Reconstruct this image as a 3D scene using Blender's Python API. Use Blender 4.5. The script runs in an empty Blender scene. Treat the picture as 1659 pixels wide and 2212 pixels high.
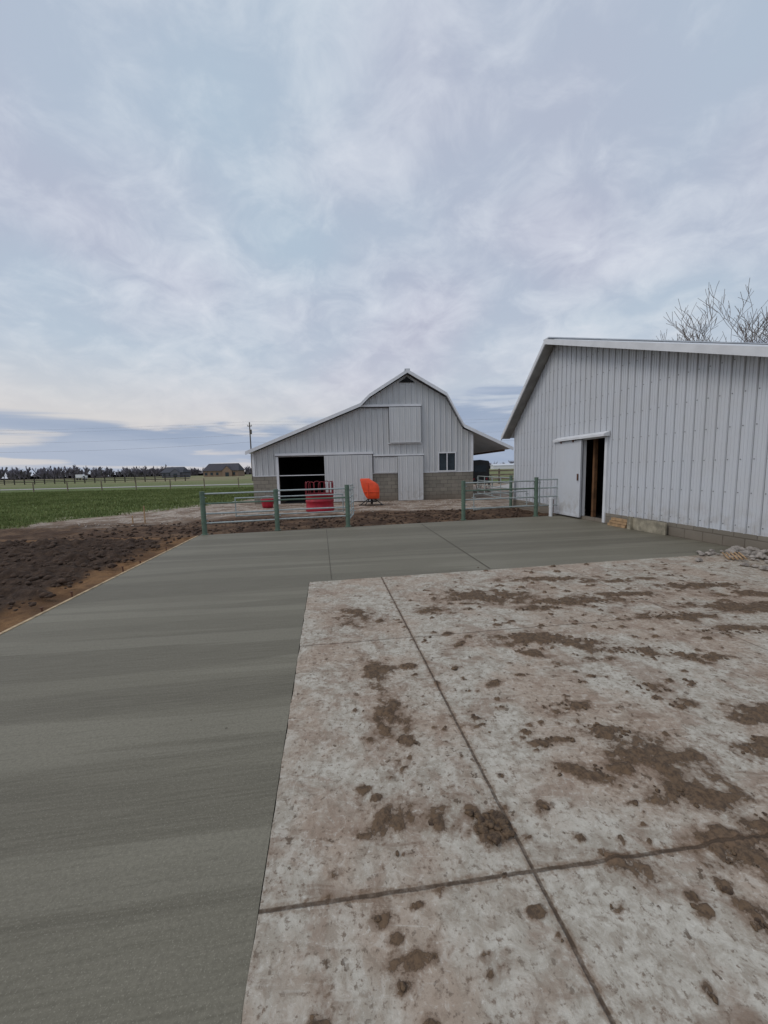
import bpy, math, random
import numpy as np
from mathutils import Vector, Matrix
random.seed(7)
sc=bpy.context.scene
sc.view_settings.view_transform='Standard'
try: sc.view_settings.look='None'
except Exception: pass
sc.view_settings.exposure=0
rng=np.random.default_rng(5)
TT=rng.random((256,256))
def vn(x,y,o=0):
    x=x+o*17.3; y=y+o*9.7
    xi=np.floor(x).astype(int); yi=np.floor(y).astype(int)
    fx=x-xi; fy=y-yi
    fx=fx*fx*(3-2*fx); fy=fy*fy*(3-2*fy)
    a=TT[xi%256,yi%256]; b=TT[(xi+1)%256,yi%256]; c=TT[xi%256,(yi+1)%256]; d=TT[(xi+1)%256,(yi+1)%256]
    return (a*(1-fx)+b*fx)*(1-fy)+(c*(1-fx)+d*fx)*fy
def fbm(x,y,oct=4,o=0,g=.5):
    s=0;a=1;t=0
    for i in range(oct):
        s=s+a*vn(x*2**i,y*2**i,o+i*3); t+=a; a*=g
    return s/t
def sst(a,b,x):
    t=np.clip((x-a)/(b-a),0,1); return t*t*(3-2*t)
def lin(v):
    v=v/255.0
    return v/12.92 if v<=.04045 else ((v+.055)/1.055)**2.4
def C(r,g,b): return (lin(r),lin(g),lin(b),1)

# ---------------- node helper
class NT:
    def __init__(s,name,world=False):
        if world:
            s.m=bpy.data.worlds.new(name)
        else:
            s.m=bpy.data.materials.new(name)
        s.m.use_nodes=True; s.t=s.m.node_tree; s.t.nodes.clear()
    def n(s,ty,ins=None,**kw):
        nd=s.t.nodes.new(ty)
        for k,v in kw.items(): setattr(nd,k,v)
        if ins:
            for k,v in ins.items():
                if isinstance(v,bpy.types.NodeSocket): s.t.links.new(v,nd.inputs[k])
                else: nd.inputs[k].default_value=v
        return nd
    def math(s,op,a,b=0,c=None,clamp=False):
        i={0:a,1:b}
        if c is not None: i[2]=c
        return s.n('ShaderNodeMath',i,operation=op,use_clamp=clamp).outputs[0]
    def mix(s,f,a,b,bt='MIX'):
        return s.n('ShaderNodeMix',{0:f,6:a,7:b},data_type='RGBA',blend_type=bt).outputs[2]
    def noise(s,vec,scale,detail=4,rough=.55,dist=0):
        return s.n('ShaderNodeTexNoise',{'Vector':vec,'Scale':scale,'Detail':detail,'Roughness':rough,'Distortion':dist}).outputs['Fac']
    def mr(s,v,a,b,c=0.0,d=1.0,smooth=True):
        return s.n('ShaderNodeMapRange',{0:v,1:a,2:b,3:c,4:d},interpolation_type='SMOOTHSTEP' if smooth else 'LINEAR').outputs[0]
    def obj(s): return s.n('ShaderNodeTexCoord').outputs['Object']
    def mapping(s,v,rot=(0,0,0),scale=(1,1,1),loc=(0,0,0)):
        return s.n('ShaderNodeMapping',{'Vector':v,'Rotation':rot,'Scale':scale,'Location':loc}).outputs[0]
    def sep(s,v): return s.n('ShaderNodeSeparateXYZ',{0:v}).outputs
    def comb(s,x,y,z): return s.n('ShaderNodeCombineXYZ',{0:x,1:y,2:z}).outputs[0]
    def out(s,col,rough=.8,bump=None,bs=.3,bd=.01,metal=0,spec=.5):
        p=s.n('ShaderNodeBsdfPrincipled',{'Base Color':col,'Roughness':rough,'Metallic':metal,'Specular IOR Level':spec})
        if bump is not None:
            b=s.n('ShaderNodeBump',{'Height':bump,'Strength':bs,'Distance':bd})
            s.t.links.new(b.outputs[0],p.inputs['Normal'])
        o=s.n('ShaderNodeOutputMaterial',{0:p.outputs[0]})
        return s.m
def simple(name,col,rough=.7,var=.2,scale=6,metal=0,spec=.5,bs=.1):
    t=NT(name); v=t.obj()
    n=t.noise(v,scale,5)
    f=t.mr(n,.3,.7,1-var,1+var)
    c=t.mix(1.0,col,t.comb(f,f,f),'MULTIPLY')
    return t.out(c,rough,n,bs,.01,metal,spec)

# ---------------- mesh builder
class MB:
    def __init__(s): s.v=[];s.f=[];s.mi=[]
    def add(s,vs,fs,mi=0):
        o=len(s.v); s.v+= [tuple(p) for p in vs]; s.f+=[tuple(i+o for i in f) for f in fs]; s.mi+=[mi]*len(fs)
    def box(s,x0,x1,y0,y1,z0,z1,mi=0,M=None):
        vs=[(x,y,z) for z in (z0,z1) for y in (y0,y1) for x in (x0,x1)]
        if M is not None: vs=[M@Vector(p) for p in vs]
        s.add(vs,[(0,2,3,1),(4,5,7,6),(0,1,5,4),(2,6,7,3),(0,4,6,2),(1,3,7,5)],mi)
    def tube(s,a,b,r,r2=None,n=8,mi=0,cap=True):
        a=Vector(a);b=Vector(b); r2=r if r2 is None else r2
        d=(b-a)
        if d.length<1e-6:return
        d.normalize(); u=d.orthogonal().normalized(); w=d.cross(u)
        vs=[]
        for c,rr in((a,r),(b,r2)):
            for i in range(n):
                t=2*math.pi*i/n; vs.append(c+(u*math.cos(t)+w*math.sin(t))*rr)
        fs=[(i,(i+1)%n,n+(i+1)%n,n+i) for i in range(n)]
        if cap: fs+=[tuple(range(n-1,-1,-1)),tuple(range(n,2*n))]
        s.add(vs,fs,mi)
    def path(s,pts,r,n=8,mi=0):
        for a,b in zip(pts[:-1],pts[1:]): s.tube(a,b,r,n=n,mi=mi)
    def loft(s,secs,mi=0,cap=True):
        n=len(secs[0]);vs=[p for q in secs for p in q];fs=[]
        for k in range(len(secs)-1):
            for i in range(n): fs.append((k*n+i,k*n+(i+1)%n,(k+1)*n+(i+1)%n,(k+1)*n+i))
        if cap: fs+=[tuple(range(n-1,-1,-1)),tuple(range((len(secs)-1)*n,len(secs)*n))]
        s.add(vs,fs,mi)
    def fin(s,name,mats,parent=None,smooth=False,bevel=0):
        me=bpy.data.meshes.new(name); me.from_pydata(s.v,[],s.f)
        for m in mats: me.materials.append(m)
        me.polygons.foreach_set('material_index',s.mi)
        if smooth: me.polygons.foreach_set('use_smooth',[True]*len(s.f))
        me.update()
        ob=bpy.data.objects.new(name,me); sc.collection.objects.link(ob)
        if parent: ob.parent=parent
        if bevel:
            b=ob.modifiers.new('b','BEVEL'); b.width=bevel; b.segments=2; b.limit_method='ANGLE'
        return ob
def empty(name,loc=(0,0,0),rz=0):
    e=bpy.data.objects.new(name,None); e.location=loc; e.rotation_euler=(0,0,rz); e.empty_display_size=.3
    sc.collection.objects.link(e); return e

# ---------------- camera
H=1.6; r=.0235; p=math.atan(91/831)
Hv=Vector((1,0,0)); Vv=Vector((0,math.sin(p),math.cos(p))); Fw=Vector((0,math.cos(p),-math.sin(p)))
cr=Hv*math.cos(r)-Vv*math.sin(r); cu=Hv*math.sin(r)+Vv*math.cos(r)
M=Matrix((( cr.x,cu.x,-Fw.x,0),(cr.y,cu.y,-Fw.y,0),(cr.z,cu.z,-Fw.z,H),(0,0,0,1)))
cd=bpy.data.cameras.new('camera'); cam=bpy.data.objects.new('camera',cd); sc.collection.objects.link(cam)
cam.matrix_world=M; cd.sensor_fit='VERTICAL'; cd.sensor_height=36; cd.lens=831/2212*36; cd.clip_end=6000; cd.clip_start=.05
sc.camera=cam

# ---------------- world
az=math.radians(-115); el=math.radians(48)
w=NT('World',True); sc.world=w.m
sky=w.n('ShaderNodeTexSky',sky_type='NISHITA'); sky.sun_disc=False; sky.sun_elevation=el; sky.sun_rotation=az; sky.air_density=1.5; sky.dust_density=3
g=w.n('ShaderNodeTexCoord').outputs['Generated']
x,y,z=w.sep(g)
zz=w.math('MAXIMUM',z,0.0)
den=w.math('ADD',zz,.38)
uv=w.comb(w.math('DIVIDE',x,den),w.math('DIVIDE',y,den),0.0)
n1=w.noise(uv,2.3,6,.52,.2)
n2=w.noise(w.mapping(uv,(0,0,.5),(1.0,1.1,1),(3,1,0)),8.0,5,.62,.5)
n3=w.noise(uv,1.1,2,.5)
s1=w.math('ADD',w.math('MULTIPLY',n1,.60),w.math('MULTIPLY',n2,.40))
f1=w.mr(s1,.41,.61)
cA=w.mix(w.mr(n3,.35,.65),C(180,198,215),C(184,188,207))
cB=w.mix(w.mr(n3,.35,.65),C(206,218,229),C(208,212,226))
cl=w.mix(f1,cA,cB)
cl=w.mix(w.mr(s1,.56,.67,0,.6),cl,C(224,229,238))
hz=w.mr(zz,.10,.42,1.0,0.0)
cl=w.mix(w.math('MULTIPLY',hz,.42),cl,C(212,211,220))
gl=w.math('MULTIPLY',w.mr(zz,.03,.28,1.0,0.0),w.mr(x,-.75,.35,1.0,.15))
cl=w.mix(w.math('MULTIPLY',gl,.85),cl,C(228,220,212))
azv=w.n('ShaderNodeMath',{0:x,1:y},operation='ARCTAN2').outputs[0]
bv=w.comb(w.math('MULTIPLY',azv,2.2),w.math('MULTIPLY',zz,15.0),0.0)
bn=w.noise(bv,1.0,6,.55,.4)
edge=w.math('ADD',w.mr(azv,-.15,.30,.125,.20),w.math('MULTIPLY',w.math('SUBTRACT',bn,.5),.14))
bank=w.mr(w.math('SUBTRACT',edge,zz),-.004,.014)
holes=w.mr(w.noise(w.mapping(bv,(0,0,0),(1.3,1.6,1),(7,2,0)),1.0,5,.5,.3),.50,.60,1.0,.25)
low=w.mr(zz,.0,.02,.7,1.0)
bf=w.math('MULTIPLY',w.math('MULTIPLY',bank,holes),low)
cl=w.mix(w.math('MULTIPLY',bf,.95),cl,w.mix(w.mr(bn,.35,.65),C(152,168,194),C(174,186,207)))
b1=w.n('ShaderNodeBackground',{0:sky.outputs[0],1:.1}); b2=w.n('ShaderNodeBackground',{0:cl,1:.98})
ms=w.n('ShaderNodeMixShader',{0:.95,1:b1.outputs[0],2:b2.outputs[0]})
w.n('ShaderNodeOutputWorld',{0:ms.outputs[0]})
sd=bpy.data.lights.new('sun','SUN'); sd.energy=.9; sd.angle=math.radians(25); sd.color=(1,.955,.90)
so=bpy.data.objects.new('sun',sd); sc.collection.objects.link(so)
dv=Vector((math.sin(az)*math.cos(el),math.cos(az)*math.cos(el),math.sin(el)))
so.rotation_euler=dv.to_track_quat('Z','Y').to_euler(); so.location=dv*50

# ---------------- materials
def siding_mat(name,base,dirt,lowamt):
    t=NT(name); v=t.obj(); x,y,z=t.sep(v)
    a=t.noise(t.mapping(v,(0,0,0),(3,3,.35)),1.5,4,.6)
    b=t.noise(v,1.1,3)
    c=t.mix(t.mr(a,.4,.75,0,.25),base,dirt)
    c=t.mix(t.mr(b,.35,.7,0,.15),c,C(185,180,172))
    low=t.math('MULTIPLY',t.mr(z,.2,1.0,1,0),t.mr(t.noise(v,5,5,.65),.42,.65,0,lowamt))
    c=t.mix(low,c,C(150,140,126))
    return t.out(c,.5,t.noise(v,2,2),.12,.02)
M_side=siding_mat('white_siding',C(203,204,204),C(172,174,175),.35)
M_side2=siding_mat('painted_siding',C(203,206,211),C(182,186,192),.38)
M_trim=simple('white_trim',C(219,220,222),.45,.06,3)
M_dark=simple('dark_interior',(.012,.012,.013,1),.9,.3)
M_roof=simple('roof_metal',C(200,203,207),.4,.08,1.5,.0)
M_soffit=simple('soffit_wood',C(150,148,144),.8,.2,3)
M_wood=simple('wood',C(166,136,102),.8,.3,7)
M_woodd=simple('dark_wood',C(92,68,50),.85,.3,5)
M_green=simple('green_paint',C(92,112,96),.5,.15,9)
M_galv=simple('galvanized_steel',C(166,174,172),.45,.12,14,.25)
M_red=simple('red_paint',C(160,24,44),.5,.2,5)
M_redd=simple('dark_red_paint',C(122,26,36),.55,.2,8)
M_orange=simple('orange_poly',C(232,80,38),.45,.12,4)
M_black=simple('black_paint',(.012,.012,.013,1),.45,.2,6)
M_glass=simple('window_glass',C(46,56,62),.08,.2,3)
M_steel=simple('rusty_steel',C(96,62,44),.7,.3,20)
def block_mat():
    t=NT('concrete_block'); v=t.obj(); x,y,z=t.sep(v)
    q=t.comb(t.math('ADD',x,y),z,0.0)
    br=t.n('ShaderNodeTexBrick',{'Vector':q,'Color1':C(139,133,121),'Color2':C(122,117,107),'Mortar':C(88,84,76),'Scale':1.0,'Mortar Size':.011,'Brick Width':.4,'Row Height':.2,'Mortar Smooth':.3})
    n=t.noise(v,2.2,5,.65)
    c=t.mix(t.mr(n,.4,.7,0,.4),br.outputs[0],C(152,144,132))
    c=t.mix(t.mr(z,0,.5,.5,0),c,C(112,98,84))
    return t.out(c,.9,t.math('SUBTRACT',t.noise(v,60,3),br.outputs['Fac']),.4,.01)
M_block=block_mat()

def new_conc():
    t=NT('fresh_concrete'); v=t.obj()
    q=t.mapping(v,(0,0,-.145),(1,1,1))
    q2=t.mapping(v,(0,0,-.10),(1,1,1))
    bands=t.noise(t.mapping(q,(0,0,0),(.08,1.5,1)),1.0,2,.5,.05)
    b2=t.noise(t.mapping(q2,(0,0,0),(.10,2.3,1),(4,2,0)),1.0,2,.45,.05)
    big=t.noise(v,.5,4)
    c=t.mix(t.mr(bands,.47,.52),C(106,101,87),C(117,112,97))
    c=t.mix(t.mr(b2,.545,.565,0,.42),c,C(141,136,120))
    c=t.mix(t.mr(b2,.40,.43,.35,0),c,C(94,89,76))
    c=t.mix(t.mr(big,.35,.7,0,.4),c,C(104,99,85))
    br=t.noise(t.mapping(q,(0,0,0),(2.2,70,1)),1.0,3,.6,.1)
    c=t.mix(t.mr(br,.42,.66,0,.28),c,C(134,128,113))
    c=t.mix(t.mr(br,.30,.46,.25,0),c,C(82,77,65))
    f=t.noise(v,55,4,.7)
    c=t.mix(t.mr(f,.35,.7,0,.36),c,C(82,77,66))
    wv=t.noise(v,150,2,.6)
    c=t.mix(t.mr(wv,.56,.70,0,.5),c,C(154,148,132))
    sp=t.n('ShaderNodeTexVoronoi',{'Vector':v,'Scale':3.3}).outputs
    c=t.mix(t.math('MULTIPLY',t.mr(sp['Distance'],.02,.04,.7,0),t.mr(big,.42,.55)),c,C(68,60,50))
    return t.out(c,.66,t.math('ADD',t.math('MULTIPLY',f,.7),t.math('MULTIPLY',br,1.2)),.28,.005,spec=.3)
M_new=new_conc()
M_joint=simple('tooled_joint',C(82,76,64),.8,.3,25)

def old_conc():
    t=NT('old_concrete'); v=t.obj()
    A=t.n('ShaderNodeAttribute',attribute_name='rs').outputs['Vector']
    rr,ss,_=t.sep(A)
    D=t.n('ShaderNodeAttribute',attribute_name='dung').outputs['Fac']
    n1=t.noise(v,1.25,5,.62,.3); n2=t.noise(v,8,6,.72,.6); n3=t.noise(v,38,4,.72); n4=t.noise(t.mapping(v,(0,0,.6),(1,1,1),(5,5,5)),2.8,5,.65,.6)
    n5=t.noise(v,17,4,.7,.5)
    c=t.mix(t.mr(n2,.38,.62),C(158,149,135),C(188,182,169))
    c=t.mix(t.mr(n1,.44,.60,0,.72),c,C(160,140,122))
    c=t.mix(t.mr(n4,.50,.62,0,.62),c,C(138,117,100))
    c=t.mix(t.mr(n5,.52,.62,0,.45),c,C(126,111,95))
    c=t.mix(t.mr(n5,.36,.46,.35,0),c,C(200,194,182))
    c=t.mix(t.mr(n3,.55,.66,0,.75),c,C(108,95,81))
    c=t.mix(t.mr(n3,.28,.40,.5,0),c,C(210,205,194))
    wv=t.noise(t.mapping(v,(0,0,.9),(4,40,1)),1.0,3,.6,1.2)
    c=t.mix(t.math('MULTIPLY',t.mr(wv,.58,.70,0,.35),t.mr(n1,.4,.55)),c,C(200,194,182))
    st=t.noise(t.mapping(v,(0,0,-.12),(2.2,9,1)),1.0,5,.65,.6)
    c=t.mix(t.math('MULTIPLY',t.mr(st,.54,.66,0,.5),t.mr(n4,.42,.55)),c,C(118,97,80))
    dd=t.math('ADD',D,t.math('MULTIPLY',t.math('SUBTRACT',n2,.5),1.5))
    dd=t.math('ADD',dd,t.math('MULTIPLY',t.math('SUBTRACT',n3,.5),1.0))
    c=t.mix(t.mr(dd,.08,.50,0,.68),c,C(116,95,77))
    dk=t.mr(dd,.48,.64)
    dc=t.mix(t.mr(n3,.35,.65),C(64,49,36),C(106,85,64))
    c=t.mix(t.math('MULTIPLY',dk,.88),c,dc)
    vv=t.n('ShaderNodeVectorMath',{0:v,1:t.mapping(t.comb(n2,n5,0.0),(0,0,0),(.12,.12,1))},operation='ADD').outputs[0]
    sp=t.n('ShaderNodeTexVoronoi',{'Vector':vv,'Scale':13.0}).outputs
    cr_=t.sep(sp['Color'])[0]
    sm=t.math('MULTIPLY',t.mr(t.math('SUBTRACT',sp['Distance'],t.math('MULTIPLY',cr_,.14)),.03,.09,1,0),t.mr(n4,.42,.52,0,.8))
    c=t.mix(sm,c,C(86,70,54))
    wob=t.math('MULTIPLY',t.math('SUBTRACT',n2,.5),.018)
    def ln(val,pos,wd):
        d=t.math('ABSOLUTE',t.math('ADD',t.math('SUBTRACT',val,pos),wob))
        return t.mr(d,wd*.7,wd*1.8,1,0)
    sj=t.math('SUBTRACT',ss,t.math('MULTIPLY',rr,.05)); sj2=t.math('SUBTRACT',ss,t.math('MULTIPLY',rr,.032))
    J=t.math('MAXIMUM',ln(rr,1.06,.0055),t.math('MULTIPLY',ln(rr,3.95,.006),.6))
    J=t.math('MAXIMUM',J,ln(sj,4.25,.0055)); J=t.math('MAXIMUM',J,t.math('MULTIPLY',ln(sj2,2.08,.006),.65))
    jh=t.math('MAXIMUM',ln(rr,1.06,.016),ln(sj,4.25,.018))
    c=t.mix(t.math('MULTIPLY',jh,t.mr(n3,.3,.6,.0,.6)),c,C(116,94,74))
    c=t.mix(t.math('MULTIPLY',J,t.mr(n5,.35,.6,.6,.95)),c,C(74,60,47))
    hgt=t.math('ADD',t.math('MULTIPLY',n3,.6),t.math('MULTIPLY',dk,.5))
    hgt=t.math('SUBTRACT',hgt,t.math('MULTIPLY',J,1.2))
    hgt=t.math('ADD',t.math('ADD',hgt,t.math('MULTIPLY',sm,.5)),t.math('MULTIPLY',n5,.6))
    return t.out(c,.85,hgt,.6,.012,spec=.3)
M_old=old_conc()

# ---------------- old slab heightfield
A0=np.array([-1.106,5.446]); Rv=np.array([.9865,.1635]); Sv=np.array([.1446,-.9895])
rs_=np.concatenate([np.arange(0,4,.018),np.arange(4,7.72,.035)]); ss_=np.concatenate([np.arange(0,5.2,.018),np.arange(5.2,9,.15)])
RR,SS=np.meshgrid(rs_,ss_)
X=A0[0]+RR*Rv[0]+SS*Sv[0]; Y=A0[1]+RR*Rv[1]+SS*Sv[1]
X=X+np.where(RR<.001,(fbm(Y*6,Y*0+3,3)-.45)*.012,0)
Y=Y+np.where(SS<.001,(fbm(X*4,X*0+9,3)-.5)*.02,0)
pt=[(.452,1.549,.085,.075,1.9),(.36,1.645,.035,.03,1.6),(.71,1.648,.03,.035,1.5),(1.357,3.436,.32,.13,1.4),(1.24,3.13,.08,.06,1.4),
(1.79,3.32,.17,.09,1.4),(2.03,3.17,.26,.06,1.4),(1.384,1.93,.26,.16,1.05),(1.45,1.70,.20,.07,1.25),(1.284,2.16,.16,.07,1.25),(.946,2.09,.14,.05,1.25),
(1.241,2.414,.1,.05,1.35),(1.02,1.86,.18,.05,1.2),(.03,2.33,.12,.3,.88),(.093,2.12,.07,.05,1.2),(.12,2.09,.03,.03,1.5),(.183,1.626,.14,.12,.80),(3.95,4.12,.45,.16,1.4),
(4.04,4.886,.45,.09,1.3),(1.46,1.40,.15,.09,1.25),(1.30,1.18,.07,.05,1.3),(1.102,1.21,.026,.022,1.6),(1.25,1.284,.03,.024,1.6),(1.095,1.26,.023,.02,1.6),
(-.384,4.118,.22,.2,.75),(1.242,4.63,.55,.25,1.0),(-.102,2.92,.1,.25,.85),(.969,1.375,.08,.05,.9),(2.2,4.4,.5,.12,1.1),(3.0,3.9,.35,.1,1.1),(2.3,5.3,.7,.1,.95),
(3.2,2.6,.3,.15,.9),(2.4,2.3,.25,.1,1.05),(1.9,2.6,.12,.06,1.2),(.63,3.4,.1,.07,1.0),(.5,4.2,.25,.12,.85),(-.05,1.55,.10,.08,.6),(.75,.95,.06,.05,.4),(.95,1.0,.02,.02,1.1),(2.6,3.0,.2,.05,1.25),(1.7,1.55,.1,.05,1.2),
(2.9,4.6,.4,.08,1.2),(1.7,4.2,.25,.07,1.15),(3.3,3.5,.3,.08,1.2),(4.6,4.5,.5,.1,1.25),(2.1,2.0,.2,.08,1.15),(.8,2.7,.08,.05,1.05),(.55,2.95,.05,.04,1.2),(3.2,5.2,.5,.08,1.0),(-.55,3.5,.12,.06,.8)]
npt=len(pt)
rd=random.Random(11)
for i in range(520):
    yy=.9+5.2*rd.random()**.8; xx=-.4+yy*1.05*rd.random()**.6
    s_=rd.uniform(.005,.015)*(1 if rd.random()<.88 else 2.3)*(1+yy*.12)
    pt.append((xx,yy,s_*rd.uniform(.8,2.0),s_,rd.uniform(.8,1.6)))
dung=np.zeros_like(X); wx=(fbm(X*6,Y*6,5,2)-.5)*.26; wy=(fbm(X*6,Y*6,5,9)-.5)*.2
fine=fbm(X*11,Y*11,4,5); fine2=fbm(X*26,Y*26,3,15)
for (cx,cy,ax,ay,st) in pt:
    k=min(1.0,ax/.1)
    d=((X+wx*k-cx)/ax)**2+((Y+wy*k-cy)/ay)**2
    dung=np.maximum(dung,st*np.exp(-d*.8))
big=fbm(X*.9,Y*.9,3,31)
dung=dung*np.clip(-.15+2.1*fine,0,1.6)*np.clip(.3+1.3*fine2,0,1.5) + .24*sst(.42,.7,big)*sst(.4,.7,fine)
Z=.004+sst(.45,1.1,dung)*(.006+.02*fine2)+ (fbm(X*1.5,Y*1.5,3,4)-.5)*.006
def gridmesh(name,X,Y,Z,mat):
    ny,nx=X.shape; me=bpy.data.meshes.new(name)
    co=np.stack([X,Y,Z],-1).reshape(-1,3).astype(np.float32)
    me.vertices.add(nx*ny); me.vertices.foreach_set('co',co.ravel())
    i=np.arange((ny-1)*(nx-1)); rr=i//(nx-1); cc=i%(nx-1); a=rr*nx+cc
    q=np.stack([a,a+1,a+nx+1,a+nx],-1)
    v0,v1,v3=co[q[0,0]],co[q[0,1]],co[q[0,3]]
    if np.cross(v1-v0,v3-v0)[2]<0: q=q[:,::-1]
    nf=len(q); me.loops.add(nf*4); me.loops.foreach_set('vertex_index',q.ravel().astype(np.int32))
    me.polygons.add(nf); me.polygons.foreach_set('loop_start',(np.arange(nf)*4).astype(np.int32))
    try: me.polygons.foreach_set('loop_total',np.full(nf,4,dtype=np.int32))
    except Exception: pass
    me.polygons.foreach_set('use_smooth',np.ones(nf,dtype=bool))
    me.update(calc_edges=True); me.validate(); me.materials.append(mat)
    ob=bpy.data.objects.new(name,me); sc.collection.objects.link(ob); return ob
old=gridmesh('old_concrete_slab',X,Y,Z,M_old)
at=old.data.attributes.new('dung','FLOAT','POINT'); at.data.foreach_set('value',dung.ravel().astype(np.float32))
at=old.data.attributes.new('rs','FLOAT_VECTOR','POINT'); at.data.foreach_set('vector',np.stack([RR,SS,RR*0],-1).ravel().astype(np.float32))

mb=MB()
def lump(mb,cx,cy,cz,s,seed,flat=.6,mi=0):
    rn=random.Random(seed); n=8; secs=[]
    ph=[rn.uniform(0,6.28) for _ in range(4)]
    for k,(h,rr) in enumerate(((-.6,.55),(-.2,.95),(.25,.9),(.6,.6),(.85,.22))):
        sec=[]
        for i in range(n):
            t=2*math.pi*i/n
            q=rr*(1+.25*math.sin(2*t+ph[0])+.2*math.sin(3*t+ph[1]+k)+rn.uniform(-.14,.14))
            sec.append((cx+math.cos(t)*q*s,cy+math.sin(t)*q*s,cz+(h+.3)*s*flat+rn.uniform(-.05,.05)*s))
        secs.append(sec)
    mb.loft(secs,mi)
k=0
for j_,(cx,cy,ax,ay,st) in enumerate(pt):
    if st>=1.1 and (j_<npt or st>1.3):
        area=ax*ay; cnt=int(min(38,3+area*1200)) if ax>.05 else 1
        for i in range(cnt):
            k+=1; a_=rd.uniform(0,6.28); q=math.sqrt(rd.random())
            s_=rd.uniform(.004,.011)*(1+.12*cy) if ax>.05 else ax*rd.uniform(.35,.6)
            lump(mb,cx+math.cos(a_)*q*ax,cy+math.sin(a_)*q*ay,.006,s_,k,.6)
for i in range(34):
    a_=rd.uniform(0,6.28); q=math.sqrt(rd.random()); k+=1
    lump(mb,.452+math.cos(a_)*q*.075,1.549+math.sin(a_)*q*.07,.015,rd.uniform(.010,.026),k,.7)
def manure_mat():
    t=NT('manure'); v=t.obj(); n=t.noise(v,45,5,.7); 
    return t.out(t.mix(t.mr(n,.35,.65),C(62,47,34),C(106,85,62)),.8,n,.7,.01)
M_man=manure_mat()
mb.fin('manure_clumps',[M_man],smooth=True)

# ---------------- new slab (L shape)
def efx(y): return -4.864-.1425*(y-9.972)
yfar=lambda x:10.02+.227*(x+4.864)
WX=lambda y:7.6-.146*y
oA=(-1.111,5.452)
ex=lambda y:-1.111-.1462*(y-5.452)
far_l=(-4.864,yfar(-4.864)); xr=WX(12.5)+.02; far_r=(xr,yfar(xr))
old_r=(WX(6.72)+.02,5.452+.1657*(WX(6.72)+.02+1.111))
def slabpoly(mb,poly,z0,z1):
    n=len(poly); mb.add([(a,b,z1) for a,b in poly]+[(a,b,z0) for a,b in poly],[tuple(range(n))]+[(i,n+i,n+(i+1)%n,(i+1)%n) for i in range(n)])
poly=[(efx(-4),-4),(ex(-4),-4),oA,old_r,far_r,far_l]
mb=MB(); slabpoly(mb,poly,-.12,0)
mb.fin('fresh_concrete_slab',[M_new])
mb=MB()
def strip(mb,a,b,wd,z):
    a=Vector((*a,z));b=Vector((*b,z));d=(b-a).normalized();u=Vector((-d.y,d.x,0))*wd/2
    mb.add([a-u,b-u,b+u,a+u],[(0,1,2,3)])
strip(mb,(1.082,11.14),(1.66,5.98),.026,.004)
strip(mb,(-1.60,10.5),(-.80,5.56),.012,.004)
mb.fin('concrete_joint',[M_joint])

mb=MB()
segs=[(-4,2.2),(2.21,6.0),(6.01,9.95)]
for a,b in segs:
    P=Vector((efx(a)-.022,a,0));Q=Vector((efx(b)-.022,b,0)); d=(Q-P).normalized();u=Vector((-d.y,d.x,0))*.019
    vs=[];
    for c in(P,Q):
        for s_ in(-1,1):
            for zq in(-.12,.006): vs.append(c+u*s_+Vector((0,0,zq)))
    mb.add(vs,[(0,1,3,2),(4,6,7,5),(0,4,5,1),(2,3,7,6),(1,5,7,3),(0,2,6,4)])
mb.fin('form_board',[simple('form_wood',C(172,150,118),.8,.4,9)])
for i,yy in enumerate((4.5,5.05,6.35,6.95,8.1,3.4)):
    mb=MB(); xx=efx(yy)-.07
    mb.tube((xx,yy,-.1),(xx-.01,yy+.005,.035+.02*(i%3)),.011,n=8); mb.tube((xx-.01,yy+.005,.033+.02*(i%3)),(xx-.01,yy+.005,.045+.02*(i%3)),.017,n=8)
    mb.fin('form_stake',[M_steel])

# ---------------- ground
gx=np.concatenate([-np.geomspace(3000,15,40),np.arange(-14.9,-3.2,.05),np.arange(-3.2,9,.12),np.geomspace(9.2,3000,40)])
gy=np.concatenate([-np.geomspace(3000,4,24),np.arange(-3.8,1.5,.2),np.arange(1.5,12.5,.05),np.arange(12.5,26,.1),np.geomspace(26.2,3000,60)])
X,Y=np.meshgrid(gx,gy)
nA=fbm(X*.7,Y*.7,4,1); nB=fbm(X*3,Y*3,4,2); nC=fbm(X*9,Y*9,3,3)
d=(-4.864-.1425*(Y-9.972)-.04)-X
df=Y-(10.02+.227*(X+4.864))
soilm=sst(.55,.8,d+(nB-.5)*.5)*(1-sst(9.5,10.1,Y+(nA-.5)*1.2-(X+5)*.02))
out=((d>0)|(df>0.02)).astype(float)
und=1-out
clod=np.abs(fbm(X*2.3,Y*2.3,2,8)-.5)*2; rid=fbm(X*5.5,Y*5.5,4,12,.6)
z=-.045+soilm*(-.03+.19*(rid-.35)+.12*clod+ .06*(nC-.5))
z=z-.05*(1-sst(.1,.9,d))*(d>0)*(df<0)
rut=(1-sst(14.0,15.8,Y-.10*X))
z=z+(1-soilm)*rut*(.11*(fbm(X*2.6,Y*3.4,4,20)-.5))+ (1-soilm)*(.02*(nB-.5))
fade=np.clip((40-np.hypot(X,Y))/15,0,1)
z=-.045+(z+.045)*fade
z=np.where(und>0,-.13,z)
xb=np.interp(Y,[-5,11.2,12.6,15.7,20.3,25,60],[-15,-14.5,-12.6,-12.0,-9.9,-8.2,-8])
grass=sst(-.6,.7,(xb-X)+(nA-.5)*4.2+(nB-.5)*1.6)
grass=np.maximum(grass,sst(30,34,Y+(nA-.5)*3)*(X<6)); grass=np.maximum(grass,sst(38,44,Y)); grass=np.maximum(grass,sst(16,24,X))
grass=np.maximum(grass,sst(-6,-9,Y))
gravel=sst(14.5,15.7,Y-.08*X+(nA-.5)*2.6+(nB-.5)*1.6)
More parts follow.
